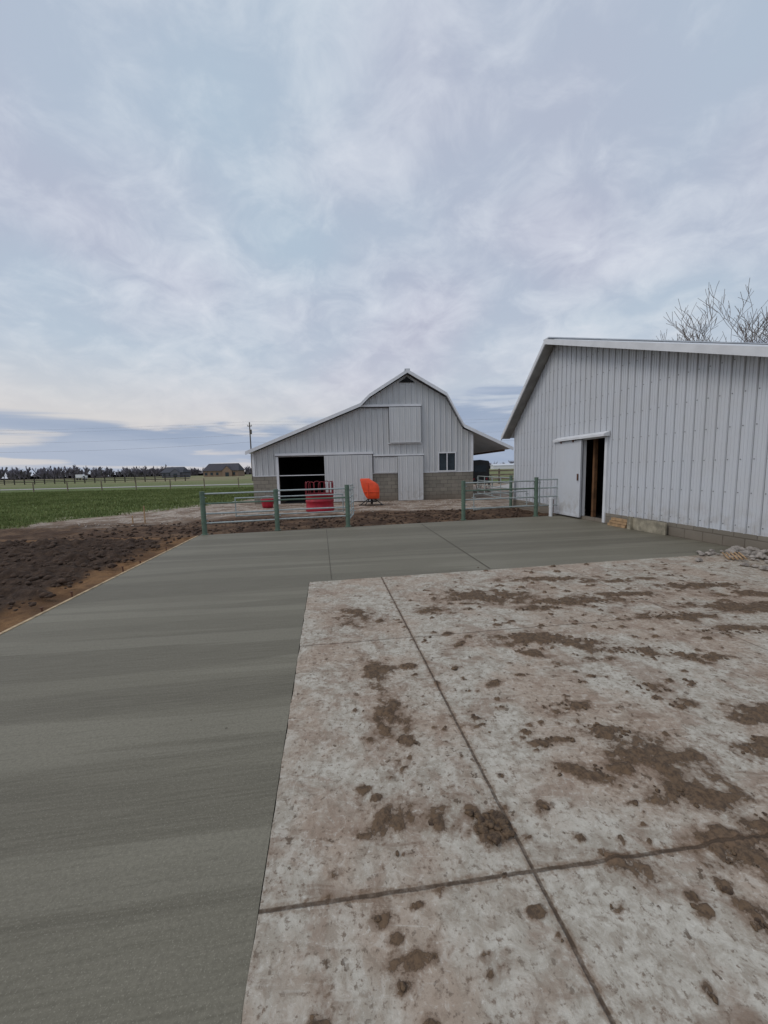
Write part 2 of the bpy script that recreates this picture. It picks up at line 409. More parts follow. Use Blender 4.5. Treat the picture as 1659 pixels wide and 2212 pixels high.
g2=sst(11.8,13.6,Y+(nA-.5)*2+(nB-.5)*1.5)*sst(-6.0,-7.5,X+(nA-.5)*1.5)
gravel=np.maximum(gravel,g2*.85)
clay=(1-soilm)*(Y<10.2)*(d>0)*1.0
mg=NT('ground'); v=mg.obj()
at=mg.n('ShaderNodeAttribute',attribute_name='zone'); zr,zg,zb=mg.n('ShaderNodeSeparateColor',{0:at.outputs['Color']}).outputs[:3]; za=at.outputs['Alpha']
n1=mg.noise(v,1.2,5,.6); n2=mg.noise(v,8,5,.65); n3=mg.noise(v,35,4,.7); nf=mg.noise(mg.mapping(v,(0,0,0),(.6,1,1)),.12,5,.6); nf2=mg.noise(v,.02,4)
dirt=mg.mix(mg.mr(n1,.40,.66),C(76,57,43),C(112,89,69)); dirt=mg.mix(mg.mr(n2,.42,.66,0,.7),dirt,C(58,43,33))
grv=mg.mix(mg.mr(n2,.35,.65),C(146,130,115),C(184,172,159)); grv=mg.mix(mg.mr(n1,.43,.58,0,.85),grv,C(118,98,81)); grv=mg.mix(mg.mr(n3,.5,.7,0,.5),grv,C(104,90,78))
soil=mg.mix(mg.mr(n2,.35,.65),C(56,44,36),C(80,64,52)); soil=mg.mix(mg.mr(n3,.4,.7,0,.5),soil,C(42,32,26))
cly=mg.mix(mg.mr(n2,.35,.65),C(134,102,70),C(110,82,57)); cly=mg.mix(mg.mr(n1,.42,.66,0,.75),cly,C(84,63,46))
gr=mg.mix(mg.mr(nf,.35,.65),C(86,98,52),C(98,112,62)); gr=mg.mix(mg.mr(n1,.45,.7,0,.4),gr,C(74,86,46)); gr=mg.mix(mg.mr(n2,.5,.7,0,.5),gr,C(122,118,82))
_,yy,_=mg.sep(v)
fl=mg.mix(mg.mr(nf2,.4,.6),C(112,118,76),C(138,128,100))
gr=mg.mix(mg.mr(mg.math('ADD',yy,mg.math('MULTIPLY',nf,18.0)),66,82,0,.85),gr,fl)
c=mg.mix(zg,dirt,grv); c=mg.mix(za,c,cly); c=mg.mix(zr,c,soil); c=mg.mix(zb,c,gr)
M_ground=mg.out(c,.92,mg.math('ADD',n2,n3),.6,.03,spec=.2)
gob=gridmesh('ground',X,Y,z,M_ground)
ca=gob.data.attributes.new('zone','FLOAT_COLOR','POINT')
ca.data.foreach_set('color',np.stack([soilm*(d>0),gravel*(1-soilm),grass*(1-soilm*(d>0)),clay],-1).ravel().astype(np.float32))

mb=MB(); rc=random.Random(3)
for i in range(2200):
    yy=rc.uniform(2.5,9.9); dd=.4+rc.random()**1.0*7.5; xx=efx(yy)-dd
    lump(mb,xx,yy,-.02,rc.choice((.015,.02,.03,.05)) *rc.uniform(.8,1.4),i+1000,.8)
for i in range(900):
    xx=rc.uniform(-9,5.3); yy=yfar(xx)+rc.uniform(.1,3.6)
    lump(mb,xx,yy,-.04,rc.uniform(.015,.055),i+5000,.8)
M_soil=simple('soil',C(70,54,42),.95,.35,20,bs=.6)
mb.fin('soil_clods',[M_soil],smooth=True)
mb=MB()
for i in range(1500):
    xx=rc.uniform(-11,5); yy=rc.uniform(12.6,20)
    if xx>-7 and yy<15.2: continue
    lump(mb,xx,yy,-.045,rc.uniform(.012,.035),i+9000,.6)
mb.fin('gravel',[simple('gravel_stone',C(172,162,152),.9,.25,5)],smooth=True)
# grass
mb=MB(); rg=random.Random(9); cnt=0
V=[];Fc=[]
while cnt<60000:
    yy=12+33*rg.random()**1.6; xx=rg.uniform(-48,-7.5)
    xbb=float(np.interp(yy,[-5,11.2,12.6,15.7,20.3,25,60],[-15,-14.5,-12.6,-12.0,-9.9,-8.2,-8]))
    nn=float(fbm(np.array(xx*.7),np.array(yy*.7),4,1)); pr=(xbb-xx)+(nn-.5)*4.2
    if pr<rg.uniform(-.6,.9): cnt+=.2; continue
    if abs(xx)/yy>1.15: cnt+=.05; continue
    h=rg.uniform(.04,.13); wd=rg.uniform(.01,.025)+yy*.0006; a_=rg.uniform(0,3.14); o=len(V)
    V+=[(xx-math.cos(a_)*wd,yy-math.sin(a_)*wd,-.06),(xx+math.cos(a_)*wd,yy+math.sin(a_)*wd,-.06),(xx+rg.uniform(-.05,.05),yy+rg.uniform(-.05,.05),-.045+h)]; Fc.append((o,o+1,o+2)); cnt+=1
mb.v=V;mb.f=Fc;mb.mi=[0]*len(Fc)
tg=NT('grass'); gv=tg.obj(); c=tg.mix(tg.mr(tg.noise(gv,.35,4),.38,.62),C(88,102,56),C(114,126,76)); c=tg.mix(tg.mr(tg.noise(gv,14,3),.48,.68,0,.65),c,C(142,136,96))
mb.fin('grass',[tg.out(c,.85,spec=.15)])

# ---------------- wall builder
def wall(mb,top,xs,z0,openings,y=0,mi=0):
    br=sorted(set([q for q in xs]+[o[0] for o in openings]+[o[1] for o in openings]))
    for a,b in zip(br[:-1],br[1:]):
        if b-a<1e-4: continue
        mid=(a+b)/2; ops=sorted([(o[2],o[3]) for o in openings if o[0]<mid<o[1]])
        cur=z0
        for (q0,q1) in ops:
            if q0>cur+1e-3: mb.add([(a,y,cur),(b,y,cur),(b,y,q0),(a,y,q0)],[(0,1,2,3)],mi)
            cur=max(cur,q1)
        mb.add([(a,y,cur),(b,y,cur),(b,y,top(b)),(a,y,top(a))],[(0,1,2,3)],mi)
def ribs(mb,top,x0,x1,z0,openings,sp,wd,dp,y=0,mi=0,minor=True):
    x=x0+sp/2
    while x<x1-.02:
        for (xx,w_,dd) in ((x,wd,dp),)+(((x+sp*.36,wd*.55,dp*.35),(x+sp*.64,wd*.55,dp*.35)) if minor else ()):
            if xx>x1-.02: continue
            ops=sorted([(o[2],o[3]) for o in openings if o[0]-w_<xx<o[1]+w_]); cur=z0; segs=[]
            for q0,q1 in ops:
                if q0>cur+.02: segs.append((cur,q0))
                cur=max(cur,q1)
            if top(xx)>cur+.02: segs.append((cur,top(xx)))
            for a,b in segs:
                h=w_/2; t=h*.55
                mb.add([(xx-h,y,a),(xx-t,y-dd,a),(xx+t,y-dd,a),(xx+h,y,a),(xx-h,y,b),(xx-t,y-dd,b),(xx+t,y-dd,b),(xx+h,y,b)],
                       [(0,1,5,4),(1,2,6,5),(2,3,7,6)],mi)
        x+=sp
def interp(prof):
    xs=[q[0] for q in prof]; zs=[q[1] for q in prof]
    return lambda x: float(np.interp(x,xs,zs))
def roofmesh(mb,prof,y0,y1,t,mi=0):
    n=len(prof); vs=[]
    for yy in(y0,y1):
        for (a,b) in prof: vs.append((a,yy,b))
        for (a,b) in prof: vs.append((a,yy,b-t))
    fs=[]
    for i in range(n-1):
        fs.append((i,i+1,2*n+i+1,2*n+i)); fs.append((n+i,3*n+i,3*n+i+1,n+i+1))
        fs.append((i,n+i,n+i+1,i+1)); fs.append((2*n+i,2*n+i+1,3*n+i+1,3*n+i))
    fs.append((0,2*n,3*n,n)); fs.append((n-1,2*n-1,4*n-1,3*n-1))
    mb.add(vs,fs,mi)
def roofribs(mb,prof,y0,y1,sp,mi=0):
    y=y0+.15
    while y<y1:
        for (a,b) in zip(prof[:-1],prof[1:]):
            mb.add([(a[0],y-.02,a[1]),(a[0],y,a[1]+.02),(a[0],y+.02,a[1]),(b[0],y-.02,b[1]),(b[0],y,b[1]+.02),(b[0],y+.02,b[1])],[(0,1,4,3),(1,2,5,4)],mi)
        y+=sp
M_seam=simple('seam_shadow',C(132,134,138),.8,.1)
def seams(mb,top,x0,x1,z0,openings,sp,y,wd):
    x=x0+sp/2+sp*.085
    while x<x1-.05:
        ops=sorted([(o[2],o[3]) for o in openings if o[0]<x<o[1]]); cur=z0; segs=[]
        for q0,q1 in ops:
            if q0>cur+.02: segs.append((cur,q0))
            cur=max(cur,q1)
        if top(x)>cur+.02: segs.append((cur,top(x)))
        for a,b in segs: mb.add([(x,y,a),(x+wd,y,a),(x+wd,y,b),(x,y,b)],[(0,1,2,3)])
        x+=sp

# ---------------- middle barn
barn=empty('gambrel_barn',(0,20.42,0),math.atan(.05))
prof=[(-6.98,2.68),(-1.10,4.98),(-.62,5.44),(1.33,6.62),(3.35,5.44),(4.25,3.84),(6.84,2.62)]
top0=interp([(a,b-.16) for a,b in prof])
BL,BR=-6.73,4.78
mb=MB()
xs=[BL,BR]+[q[0] for q in prof if BL<q[0]<BR]
wall(mb,top0,xs,1.42,[(-5.42,-3.04,1.42,2.38),(2.98,3.84,1.5,2.4)],0,0)
ribs(mb,top0,BL,BR,1.42,[(-5.42,-3.04,1.42,2.38),(2.95,3.87,1.45,2.43)],.30,.06,.045,0,0)
D=14.0
mb.add([(BL,0,-.1),(BL,D,-.1),(BL,D,2.5),(BL,0,2.5)],[(0,1,2,3)],0)
mb.add([(BR,0,-.1),(BR,D,-.1),(BR,D,3.4),(BR,0,3.4)],[(0,1,2,3)],0)
wall(mb,top0,xs,-.1,[],D,0)
mb.fin('siding',[M_side],barn)
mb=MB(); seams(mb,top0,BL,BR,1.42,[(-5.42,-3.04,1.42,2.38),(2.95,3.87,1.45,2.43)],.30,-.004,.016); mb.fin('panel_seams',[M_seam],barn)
mb=MB()
for a,b in ((BL-.03,-5.42),(-3.04,BR+.03)):
    mb.box(a,b,-.03,.12,-.1,1.42,0)
mb.fin('block_base',[M_block],barn)
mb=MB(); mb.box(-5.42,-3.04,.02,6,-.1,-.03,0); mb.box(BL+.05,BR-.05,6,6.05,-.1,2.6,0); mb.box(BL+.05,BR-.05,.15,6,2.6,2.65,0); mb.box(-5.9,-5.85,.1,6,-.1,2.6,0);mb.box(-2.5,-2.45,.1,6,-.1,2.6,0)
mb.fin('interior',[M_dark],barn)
mb=MB(); roofmesh(mb,prof,-.38,D+.3,.07,0); roofribs(mb,prof,-.3,D+.2,.3,0)
mb.box(1.2,1.46,-.40,D+.3,6.60,6.66,0)
mb.fin('roof',[M_roof],barn)
mb=MB(); roofmesh(mb,[(a,b+.008) for a,b in prof],-.415,-.383,.17,0)
mb.box(BL-.035,BL+.09,-.055,.0,1.42,2.55,0); mb.box(BR-.09,BR+.03,-.055,0,1.42,3.35,0)
mb.box(BL,BR,-.05,-.005,1.40,1.44,0)
mb.box(-5.56,-.50,-.14,-.03,2.44,2.56,0)
mb.box(-5.54,-5.42,-.08,.02,-.05,2.44,0); mb.box(-5.42,-3.04,-.06,.02,2.38,2.44,0)
mb.box(-.50,2.16,-.13,-.03,2.32,2.40,0)
mb.box(-1.12,2.06,-.14,-.03,4.84,4.95,0)
mb.box(.30,2.06,-.10,-.03,2.93,2.985,0)
mb.box(2.93,3.89,-.06,.0,2.40,2.46,0);mb.box(2.93,3.89,-.07,.0,1.44,1.50,0);mb.box(2.93,2.98,-.06,0,1.50,2.40,0);mb.box(3.84,3.89,-.06,0,1.50,2.40,0);mb.box(3.385,3.435,-.045,0,1.50,2.40,0)
mb.fin('trim',[M_trim],barn)
mb=MB(); mb.box(2.98,3.84,.01,.03,1.5,2.4); mb.fin('window_glass',[M_glass],barn)
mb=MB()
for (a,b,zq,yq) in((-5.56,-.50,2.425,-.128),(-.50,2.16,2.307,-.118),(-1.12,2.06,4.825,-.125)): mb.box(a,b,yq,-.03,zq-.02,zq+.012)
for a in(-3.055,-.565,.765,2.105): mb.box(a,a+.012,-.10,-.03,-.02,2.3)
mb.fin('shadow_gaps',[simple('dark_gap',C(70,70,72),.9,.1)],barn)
def panel(name,x0,x1,z0,z1,y,parent,mat,sp=.3):
    mb=MB(); mb.box(x0,x1,y,y+.035,z0,z1); t=lambda q:z1-.01
    ribs(mb,t,x0+.03,x1-.03,z0+.01,[],sp,.045,.025,y,0,True)
    f=.05
    mb.box(x0-.004,x0+f,y-.024,y-.002,z0,z1);mb.box(x1-f,x1+.004,y-.024,y-.002,z0,z1);mb.box(x0+f,x1-f,y-.022,y-.001,z0-.004,z0+f)
    return mb.fin(name,[mat],parent)
panel('sliding_door',-3.04,-.57,.0,2.40,-.165,barn,M_side)
panel('small_sliding_door',.78,2.10,-.02,2.285,-.165,barn,M_side)
panel('loft_door',.38,2.0,2.99,4.80,-.165,barn,M_side)
panel('upper_panel',-.48,.76,1.44,2.285,-.08,barn,M_side)
mb=MB(); mb.add([(1.33-.42,-.06,6.05),(1.33+.42,-.06,6.05),(1.33,-.06,6.33)],[(0,1,2)]); 
mb.fin('gable_vent',[M_dark],barn)
mb=MB()
for yy in (9,13.5): mb.box(6.45,6.6,yy,yy+.14,-.1,2.65)
mb.box(6.45,6.6,.2,D,2.45,2.55)
mb.fin('lean_to_posts',[M_woodd],barn)

# ---------------- right building
rb=empty('white_barn',(7.6,0,0),math.atan2(-.9895,.1445))
prof2=[(-16.22,2.84),(-13.11,5.66),(-3.9,2.51)]
topR=interp([(a,b-.12) for a,b in prof2])
fx,nx_=-15.86,-4.24
dz=(-11.58,-10.64,.10,2.33)
mb=MB()
xs=[fx,nx_,-13.11]
wall(mb,topR,xs,.29,[(dz[0],dz[1],.29,2.33)],0,0)
ribs(mb,topR,fx,nx_,.285,[(dz[0],dz[1],.2,2.33)],.23,.040,.026,0,0,True)
DP=16
mb.add([(fx,0,.29),(fx,DP,.29),(fx,DP,3.0),(fx,0,3.0)],[(0,1,2,3)]); mb.add([(nx_,0,.29),(nx_,DP,.29),(nx_,DP,2.5),(nx_,0,2.5)],[(0,1,2,3)])
wall(mb,topR,xs,.29,[],DP,0)
mb.fin('siding',[M_side2],rb)
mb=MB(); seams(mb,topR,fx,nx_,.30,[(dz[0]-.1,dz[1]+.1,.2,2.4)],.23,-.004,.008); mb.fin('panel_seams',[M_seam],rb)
mb=MB()
zz=.42
while zz<5.4:
    x=fx+.115+.055
    while x<nx_:
        if topR(x)>zz+.1 and not(dz[0]-1.4<x<dz[1]+.1 and zz<2.5):
            mb.box(x-.008,x+.008,-.010,-.001,zz-.008,zz+.008)
        x+=.23
    zz+=.61
mb.fin('screws',[simple('screw',C(112,112,114),.5)],rb)
mb=MB(); mb.box(fx-.02,dz[0],-.02,.12,-.12,.29);mb.box(dz[1],nx_+.02,-.02,.12,-.12,.29);mb.box(dz[0],dz[1],-.03,.12,-.12,.09)
mb.fin('block_base',[M_block],rb)
mb=MB(); mb.box(fx+.1,nx_-.1,4.0,4.05,0,3.0);mb.box(fx+.1,nx_-.1,.15,4,.02,.06);mb.box(fx+.1,nx_-.1,.15,4,2.7,2.75);mb.box(-12.6,-12.55,.15,4,.06,2.7);mb.box(-9.4,-9.35,.15,4,.06,2.7)
mb.fin('interior',[simple('interior_brown',C(30,24,20),.9,.4)],rb)
mb=MB(); 
mb.box(-11.50,-11.42,.25,.35,.06,2.6); mb.box(-11.1,-11.0,2.0,2.1,.06,2.6); mb.box(-11.9,-10.7,2.11,2.14,1.0,1.15);mb.box(-11.9,-10.7,2.11,2.14,.4,.55)
mb.fin('studs',[simple('stud_wood',C(112,80,54),.8,.3)],rb)
mb=MB(); roofmesh(mb,prof2,-.36,DP+.3,.06,0); roofribs(mb,prof2,-.3,DP,.3,0); mb.box(-13.26,-12.96,-.36,DP+.3,5.655,5.69)
mb.fin('roof',[M_roof],rb)
mb=MB(); roofmesh(mb,[(a,b+.008) for a,b in prof2],-.40,-.363,.16,0)
mb.box(dz[1],dz[1]+.09,-.055,.02,.02,2.35); mb.box(dz[0]-.0,dz[0]+.05,-.03,.06,.1,2.33)
mb.box(dz[0],dz[1],-.04,.02,2.33,2.40)
a,b=-12.85,-10.5
mb.add([(a,-.02,2.50),(b,-.02,2.50),(b,-.20,2.42),(a,-.20,2.42),(a,-.20,2.36),(b,-.20,2.36)],[(0,1,2,3),(3,2,5,4)])
mb.add([(b,-.02,2.50),(b,-.20,2.42),(b,-.20,2.36),(b,-.02,2.36)],[(0,1,2,3)])
mb.fin('trim',[M_trim],rb)
mb=MB()
pr=[(q[0],q[1]-.075) for q in prof2]
roofmesh(mb,pr,-.358,-.004,.02,0); mb.fin('soffit',[M_soffit],rb)
mb=MB(); mb.box(-12.85,-11.50,-.13,-.09,.06,2.34)
mb.box(-12.855,-12.79,-.145,-.131,.055,2.34);mb.box(-11.56,-11.495,-.145,-.131,.055,2.34);mb.box(-12.79,-11.56,-.143,-.131,.055,.12)
mb.fin('sliding_door',[M_side2],rb)
mb=MB(); mb.box(-11.62,-11.58,-.17,-.145,1.15,1.35); mb.box(-12.5,-12.46,-.16,-.05,2.3,2.44);mb.box(-11.9,-11.86,-.16,-.05,2.3,2.44); mb.box(-12.83,-12.80,-.152,-.146,.06,.5); mb.fin('door_hardware',[M_steel],rb)
def rbw(lx,ly): 
    return (7.6+lx*.1445+ly*.9895, lx*-.9895+ly*.1445)
mb=MB(); mb.box(-9.50,-8.55,-.13,-.09,.003,.28); mb.box(-9.57,-9.46,-.20,-.135,.002,.31)
ob=mb.fin('form_lumber',[simple('grey_wood',C(150,142,124),.85,.35,6)]); ob.location=(7.6,0,0);ob.rotation_euler=(0,0,math.atan2(-.9895,.1445))
mb=MB(); 
for i in range(3): mb.box(-10.25+.05*i,-9.65+.03*i,-.19+.01*i,-.10,.004+.075*i,.07+.075*i)
ob=mb.fin('lumber_stack',[M_wood]);ob.location=(7.6,0,0);ob.rotation_euler=(0,0,math.atan2(-.9895,.1445))
mb=MB(); rk=random.Random(21)
for i in range(260):
    lx=rk.uniform(-6.95,-4.6); ly=-.10-abs(rk.gauss(0,.45)); X_,Y_=rbw(lx,ly)
    s_=rk.uniform(.02,.07); lump(mb,X_,Y_,.02+rk.random()*.05*(1-min(1,-ly)),s_,i+400,.7)
mb.fin('rubble_pile',[simple('rubble_stone',C(146,138,130),.9,.35,8)])
mb=MB()
for i in range(5):
    X_,Y_=rbw(-6.35+.05*i,-1.1+.02*i); mb.tube((X_,Y_,.03+.01*i),(X_+.2,Y_+.35,.05+.01*i),.014,n=6)
mb.fin('wooden_stakes',[M_wood])

# ---------------- gates & posts
P1=(-4.78,10.13);P2=(-2.976,10.62);P3=(-1.047,11.02);P4=(2.459,11.84);P5=(4.891,12.32)
def post(name,xy,h,r=.062,mat=None,z0=-.1):
    e=empty(name,(xy[0],xy[1],0)); mb=MB(); mb.tube((0,0,z0),(0,0,h),r,n=16); mb.tube((0,0,h-.004),(0,0,h+.012),r*1.06,n=16)
    mb.tube((0,0,0.0),(0,0,.012),r*1.5,n=16)
    for q in(.32,.58,.84,1.08): mb.tube((0,0,q-.02),(0,0,q+.02),r*1.08,n=16)
    o=mb.fin('pipe',[mat or M_green],e); 
    return e
for q,h in((P1,1.13),(P2,1.13),(P3,1.19),(P4,1.20),(P5,1.24)): post('gate_post',q,h)
post('gate_post',(5.1,15.4),1.25,.06)
def lerp(a,b,t): return (a[0]+(b[0]-a[0])*t,a[1]+(b[1]-a[1])*t)
def gate(name,a,b,zs,mats,cols,uprights,off=(0,0),r=.022):
    mb=MB(); a=(a[0]+off[0],a[1]+off[1]); b=(b[0]+off[0],b[1]+off[1])
    for z_,c_ in zip(zs,cols): mb.tube((a[0],a[1],z_),(b[0],b[1],z_),r,n=8,mi=c_)
    for t in uprights:
        q=lerp(a,b,t); mb.tube((q[0],q[1],min(zs)-.02),(q[0],q[1],max(zs)+.02),r*.95,n=8,mi=0)
    for t in(0,1):
        q=lerp(a,b,t)
        for z_ in (min(zs)+.1,max(zs)-.1): mb.tube((q[0]-.07,q[1],z_),(q[0]+.07,q[1],z_),.012,n=6,mi=0)
    return mb.fin(name,mats,smooth=False)
GM=[M_galv,M_green]
gate('tube_gate',lerp(P1,P2,.02),lerp(P1,P2,.98),[.30,.55,.82,1.08],GM,[0,0,1,0],[])
gate('tube_gate',lerp(P2,P3,.02),lerp(P2,P3,.98),[.31,.56,.84,1.10],GM,[0,0,1,0],[])
gate('tube_gate',(-4.1,10.6),(-1.2,11.3),[.42,.92],GM,[0,0],[0,1.0],r=.018)
gate('tube_gate',(-1.0,11.1),(-.98,12.3),[.22,.42,.62,.82,1.02,1.16],GM,[0]*6,[0,.5,1.0],r=.02)
gate('tube_gate',lerp(P4,P5,.02),lerp(P4,P5,.98),[.34,.62,.90,1.14],GM,[0,0,1,0],[])
gate('tube_gate',(2.9,12.35),(5.0,13.4),[.25,.75],GM,[0]*2,[0,1],r=.018)
gate('tube_gate',(4.98,12.34),(5.70,12.50),[.34,.62,.90,1.17],GM,[0,0,0,0],[0.05,.93])
gate('tube_gate',(5.12,15.5),(4.98,20.3),[.28,.5,.72,.94,1.16],GM,[0]*5,[.0,.25,.5,.75,1])
mb=MB(); mb.tube((5.33,12.22,-.05),(5.33,12.22,.55),.055,n=16); mb.tube((5.33,12.22,.55),(5.33,12.22,.60),.065,n=16); mb.tube((5.33,12.22,.28),(5.33,12.22,.33),.062,n=16)
mb.fin('pvc_standpipe',[M_trim],smooth=False)

# ---------------- round bale feeder
bf_=empty('bale_feeder',(-2.62,15.75,-.03))
mb=MB(); R=.56; N=28
secs=[]
for z_,rr in((.02,R),(.03,R+.015),(.16,R+.015),(.18,R),(.40,R),(.42,R+.015),(.46,R+.015),(.48,R),(.64,R),(.66,R+.02),(.70,R+.02),(.70,R-.02),(.66,R-.03),(.03,R-.03),(.02,R)):
    secs.append([(math.cos(2*math.pi*i/N)*rr,math.sin(2*math.pi*i/N)*rr,z_) for i in range(N)])
mb.loft(secs,0,cap=False)
mb.fin('sheet_ring',[M_red],bf_,smooth=True)
mb=MB()
for j in range(8):
    t0=2*math.pi*j/8+.1; t1=t0+.5; pts=[]
    A_=Vector((math.cos(t0)*R,math.sin(t0)*R,.68)); B_=Vector((math.cos(t1)*R,math.sin(t1)*R,.68))
    for i in range(13):
        u=i/12; ang=math.pi*u; q=A_.lerp(B_,.5-.5*math.cos(ang)); 
        h=.36+ .18*math.sin(ang)**.6 if 0<u<1 else 0
        q=q+Vector((0,0,h)); pts.append(q)
    mb.path(pts,.017,6)
pts=[(math.cos(2*math.pi*i/N)*R,math.sin(2*math.pi*i/N)*R,.72) for i in range(N+1)]; mb.path(pts,.02,6)
mb.fin('hoops',[M_redd],bf_)
tb=empty('feed_tub',(-5.45,18.0,-.03)); mb=MB(); N=20; secs=[]
for z_,rr in((0,.24),(.12,.25),(.34,.29),(.38,.31),(.40,.31),(.40,.29),(.05,.24)):
    secs.append([(math.cos(2*math.pi*i/N)*rr,math.sin(2*math.pi*i/N)*rr,z_) for i in range(N)])
mb.loft(secs); mb.fin('tub',[M_red],tb,smooth=True)
mb=MB(); mb.path([(.3*math.cos(t),.05,.40+.16*math.sin(t)) for t in [math.pi*i/8 for i in range(9)]],.01,6); mb.fin('handle',[M_galv],tb)

# ---------------- orange hopper on stand
oh=empty('seed_spreader',(-.66,17.95,-.03)); mb=MB(); secs=[]; N=32
for z_,x0,x1,dy in((.30,-.06,.40,.16),(.33,-.12,.46,.26),(.46,-.20,.47,.3),(.62,-.27,.48,.32),(.82,-.33,.47,.32),(.96,-.365,.42,.31),(1.06,-.38,.30,.30),(1.14,-.40,.16,.28),(1.22,-.41,.05,.25),(1.25,-.40,.01,.2)):
    cx=(x0+x1)/2; w_=(x1-x0)/2; sec=[]
    for i in range(N):
        t=2*math.pi*i/N; ct,st=math.cos(t),math.sin(t)
        e_=.35; sec.append((cx+w_*math.copysign(abs(ct)**e_,ct),dy*math.copysign(abs(st)**e_,st),z_))
    secs.append(sec)
mb.loft(secs); mb.fin('hopper',[M_orange],oh,smooth=False,bevel=.01)
mb=MB(); mb.box(-.08,-.04,-.345,-.30,.40,1.05); mb.box(-.27,.44,-.338,-.30,.62,.65); mb.fin('hopper_ribs',[M_orange],oh,bevel=.01)
mb=MB()
for a,b in(((.0,0,.33),(-.45,-.2,.02)),((.2,0,.33),(.6,-.15,.03)),((.1,.1,.33),(.1,.4,.02)),((-.5,-.2,.03),(.65,-.15,.03)),((.05,-.05,.36),(-.2,-.35,.05))): mb.tube(a,b,.022,n=8)
mb.tube((.1,0,.16),(.1,0,.195),.26,n=20); mb.tube((.1,0,.06),(.1,0,.32),.06,n=12)
mb.fin('stand',[M_black],oh)

# ---------------- buggy
bg=empty('horse_buggy',(6.45,25.7,-.04),math.radians(8))
mb=MB()
prf=[(-.62,.62),(-.66,1.2),(-.66,1.95),(-.60,2.08),(0,2.16),(.60,2.08),(.66,1.95),(.66,1.2),(.62,.62)]
mb.loft([[(a,yy,b) for a,b in prf] for yy in (0,1.9)]); mb.fin('body',[M_black],bg,bevel=.02)
mb=MB(); mb.box(-.42,.42,-.02,-.004,1.35,1.8); mb.fin('rear_window',[M_glass],bg)
mb=MB(); mb.box(-.5,-.4,-.03,-.005,.85,.95);mb.box(.4,.5,-.03,-.005,.85,.95); mb.fin('lamps',[M_red],bg)
mb=MB()
for (wx_,wy,wr) in((-.78,.35,.58),(.78,.35,.58),(-.74,2.1,.5),(.74,2.1,.5)):
    N=22; pts=[(wx_,wy+math.cos(2*math.pi*i/N)*wr,wr+math.sin(2*math.pi*i/N)*wr) for i in range(N+1)]; mb.path(pts,.022,6)
    for i in range(12):
        t=2*math.pi*i/12; mb.tube((wx_,wy,wr),(wx_,wy+math.cos(t)*wr,wr+math.sin(t)*wr),.013,n=5)
    mb.tube((wx_-.07,wy,wr),(wx_+.07,wy,wr),.05,n=10)
mb.tube((-.78,.35,.58),(.78,.35,.58),.025);mb.tube((-.74,2.1,.5),(.74,2.1,.5),.025)
mb.tube((-.4,2.2,.55),(-.35,4.2,.8),.022);mb.tube((.4,2.2,.55),(.35,4.2,.8),.022)
mb.fin('running_gear',[M_black],bg)

# ---------------- survey stakes
for (xx,yy,h) in((-8.2,13.1,.55),(-8.75,13.3,.2)):
    mb=MB(); mb.box(xx-.018,xx+.018,yy-.012,yy+.012,-.1,h); mb.add([(xx-.018,yy-.012,h),(xx+.018,yy-.012,h),(xx+.018,yy+.012,h),(xx-.018,yy+.012,h),(xx,yy,h+.03)],[(0,1,4),(1,2,4),(2,3,4),(3,0,4)]); mb.fin('survey_stake',[M_wood])

# ---------------- road, fences
t=NT('road'); v=t.obj(); M_road=t.out(t.mix(t.mr(t.noise(v,.5,5),.3,.7),C(158,155,150),C(176,172,166)),.9,t.noise(v,30,3),.3)
mb=MB(); mb.add([(-400,52.5,-.02),(300,56.5,-.02),(300,61,-.02),(-400,57,-.02)],[(0,1,2,3)]); mb.add([(8,30,-.03),(12,30,-.03),(30,58,-.024),(24,58,-.024)],[(0,1,2,3)]); mb.fin('road',[M_road])
M_post=simple('weathered_post',C(120,108,92),.9,.2,3)
mb=MB(); x=-75.0
while x<-7:
    mb.tube((x,44,-.1),(x+random.uniform(-.03,.03),44,1.12),.06,n=6); x+=3.9
for z_ in(.3,.6,.9,1.08): mb.tube((-75,44,z_),(-7,44,z_),.008,n=4)
mb.fin('wire_fence',[M_post])
mb=MB(); x=-150.0
while x<-50:
    mb.box(x-.08,x+.08,99.9,100.1,-.1,1.5); x+=2.6
for z_ in(.45,.85,1.25): mb.box(-150,-50,99.82,99.9,z_,z_+.16)
mb.fin('board_fence',[simple('black_board',C(62,56,52),.9,.2)])
mb=MB(); x=9.0
while x<30:
    mb.box(x-.07,x+.07,37.9,38.04,-.1,1.45); x+=2.4
for z_ in(.4,.8,1.2): mb.box(9,30,37.82,37.9,z_,z_+.14)
mb.fin('board_fence',[M_post])

# ---------------- utility poles and lines
M_pole=simple('pole_wood',C(92,84,78),.9,.2,2); M_wire=simple('wire',C(120,124,134),.6,.1)
def upole(x,y):
    e=empty('utility_pole',(x,y,-.1)); mb=MB(); mb.tube((0,0,0),(0,0,12.0),.16,.11,n=10); mb.box(-.45,.45,-.06,.06,11.15,11.3)
    for q in(-.4,.4): mb.tube((q,0,11.3),(q,0,11.5),.05,n=6)
    mb.tube((.22,-.1,9.6),(.22,-.1,10.5),.2,n=10); mb.tube((0,0,10.4),(.22,-.1,10.4),.04)
    mb.fin('pole',[M_pole],e)
for xx in(-109,-27,55,137): upole(xx,80)
mb=MB()
for a,b in((-109,-27),(-27,55),(55,137),(-191,-109)):
    for (z_,oy,r_) in((11.4,-.2,.011),(12.0,0,.011),(9.4,0,.014),(7.9,0,.018)):
        pts=[(a+(b-a)*i/16,80+oy,z_-1.1*4*(i/16)*(1-i/16)*(.6 if z_>9 else .9)) for i in range(17)]; mb.path(pts,r_,4)
mb.fin('power_lines',[M_wire])

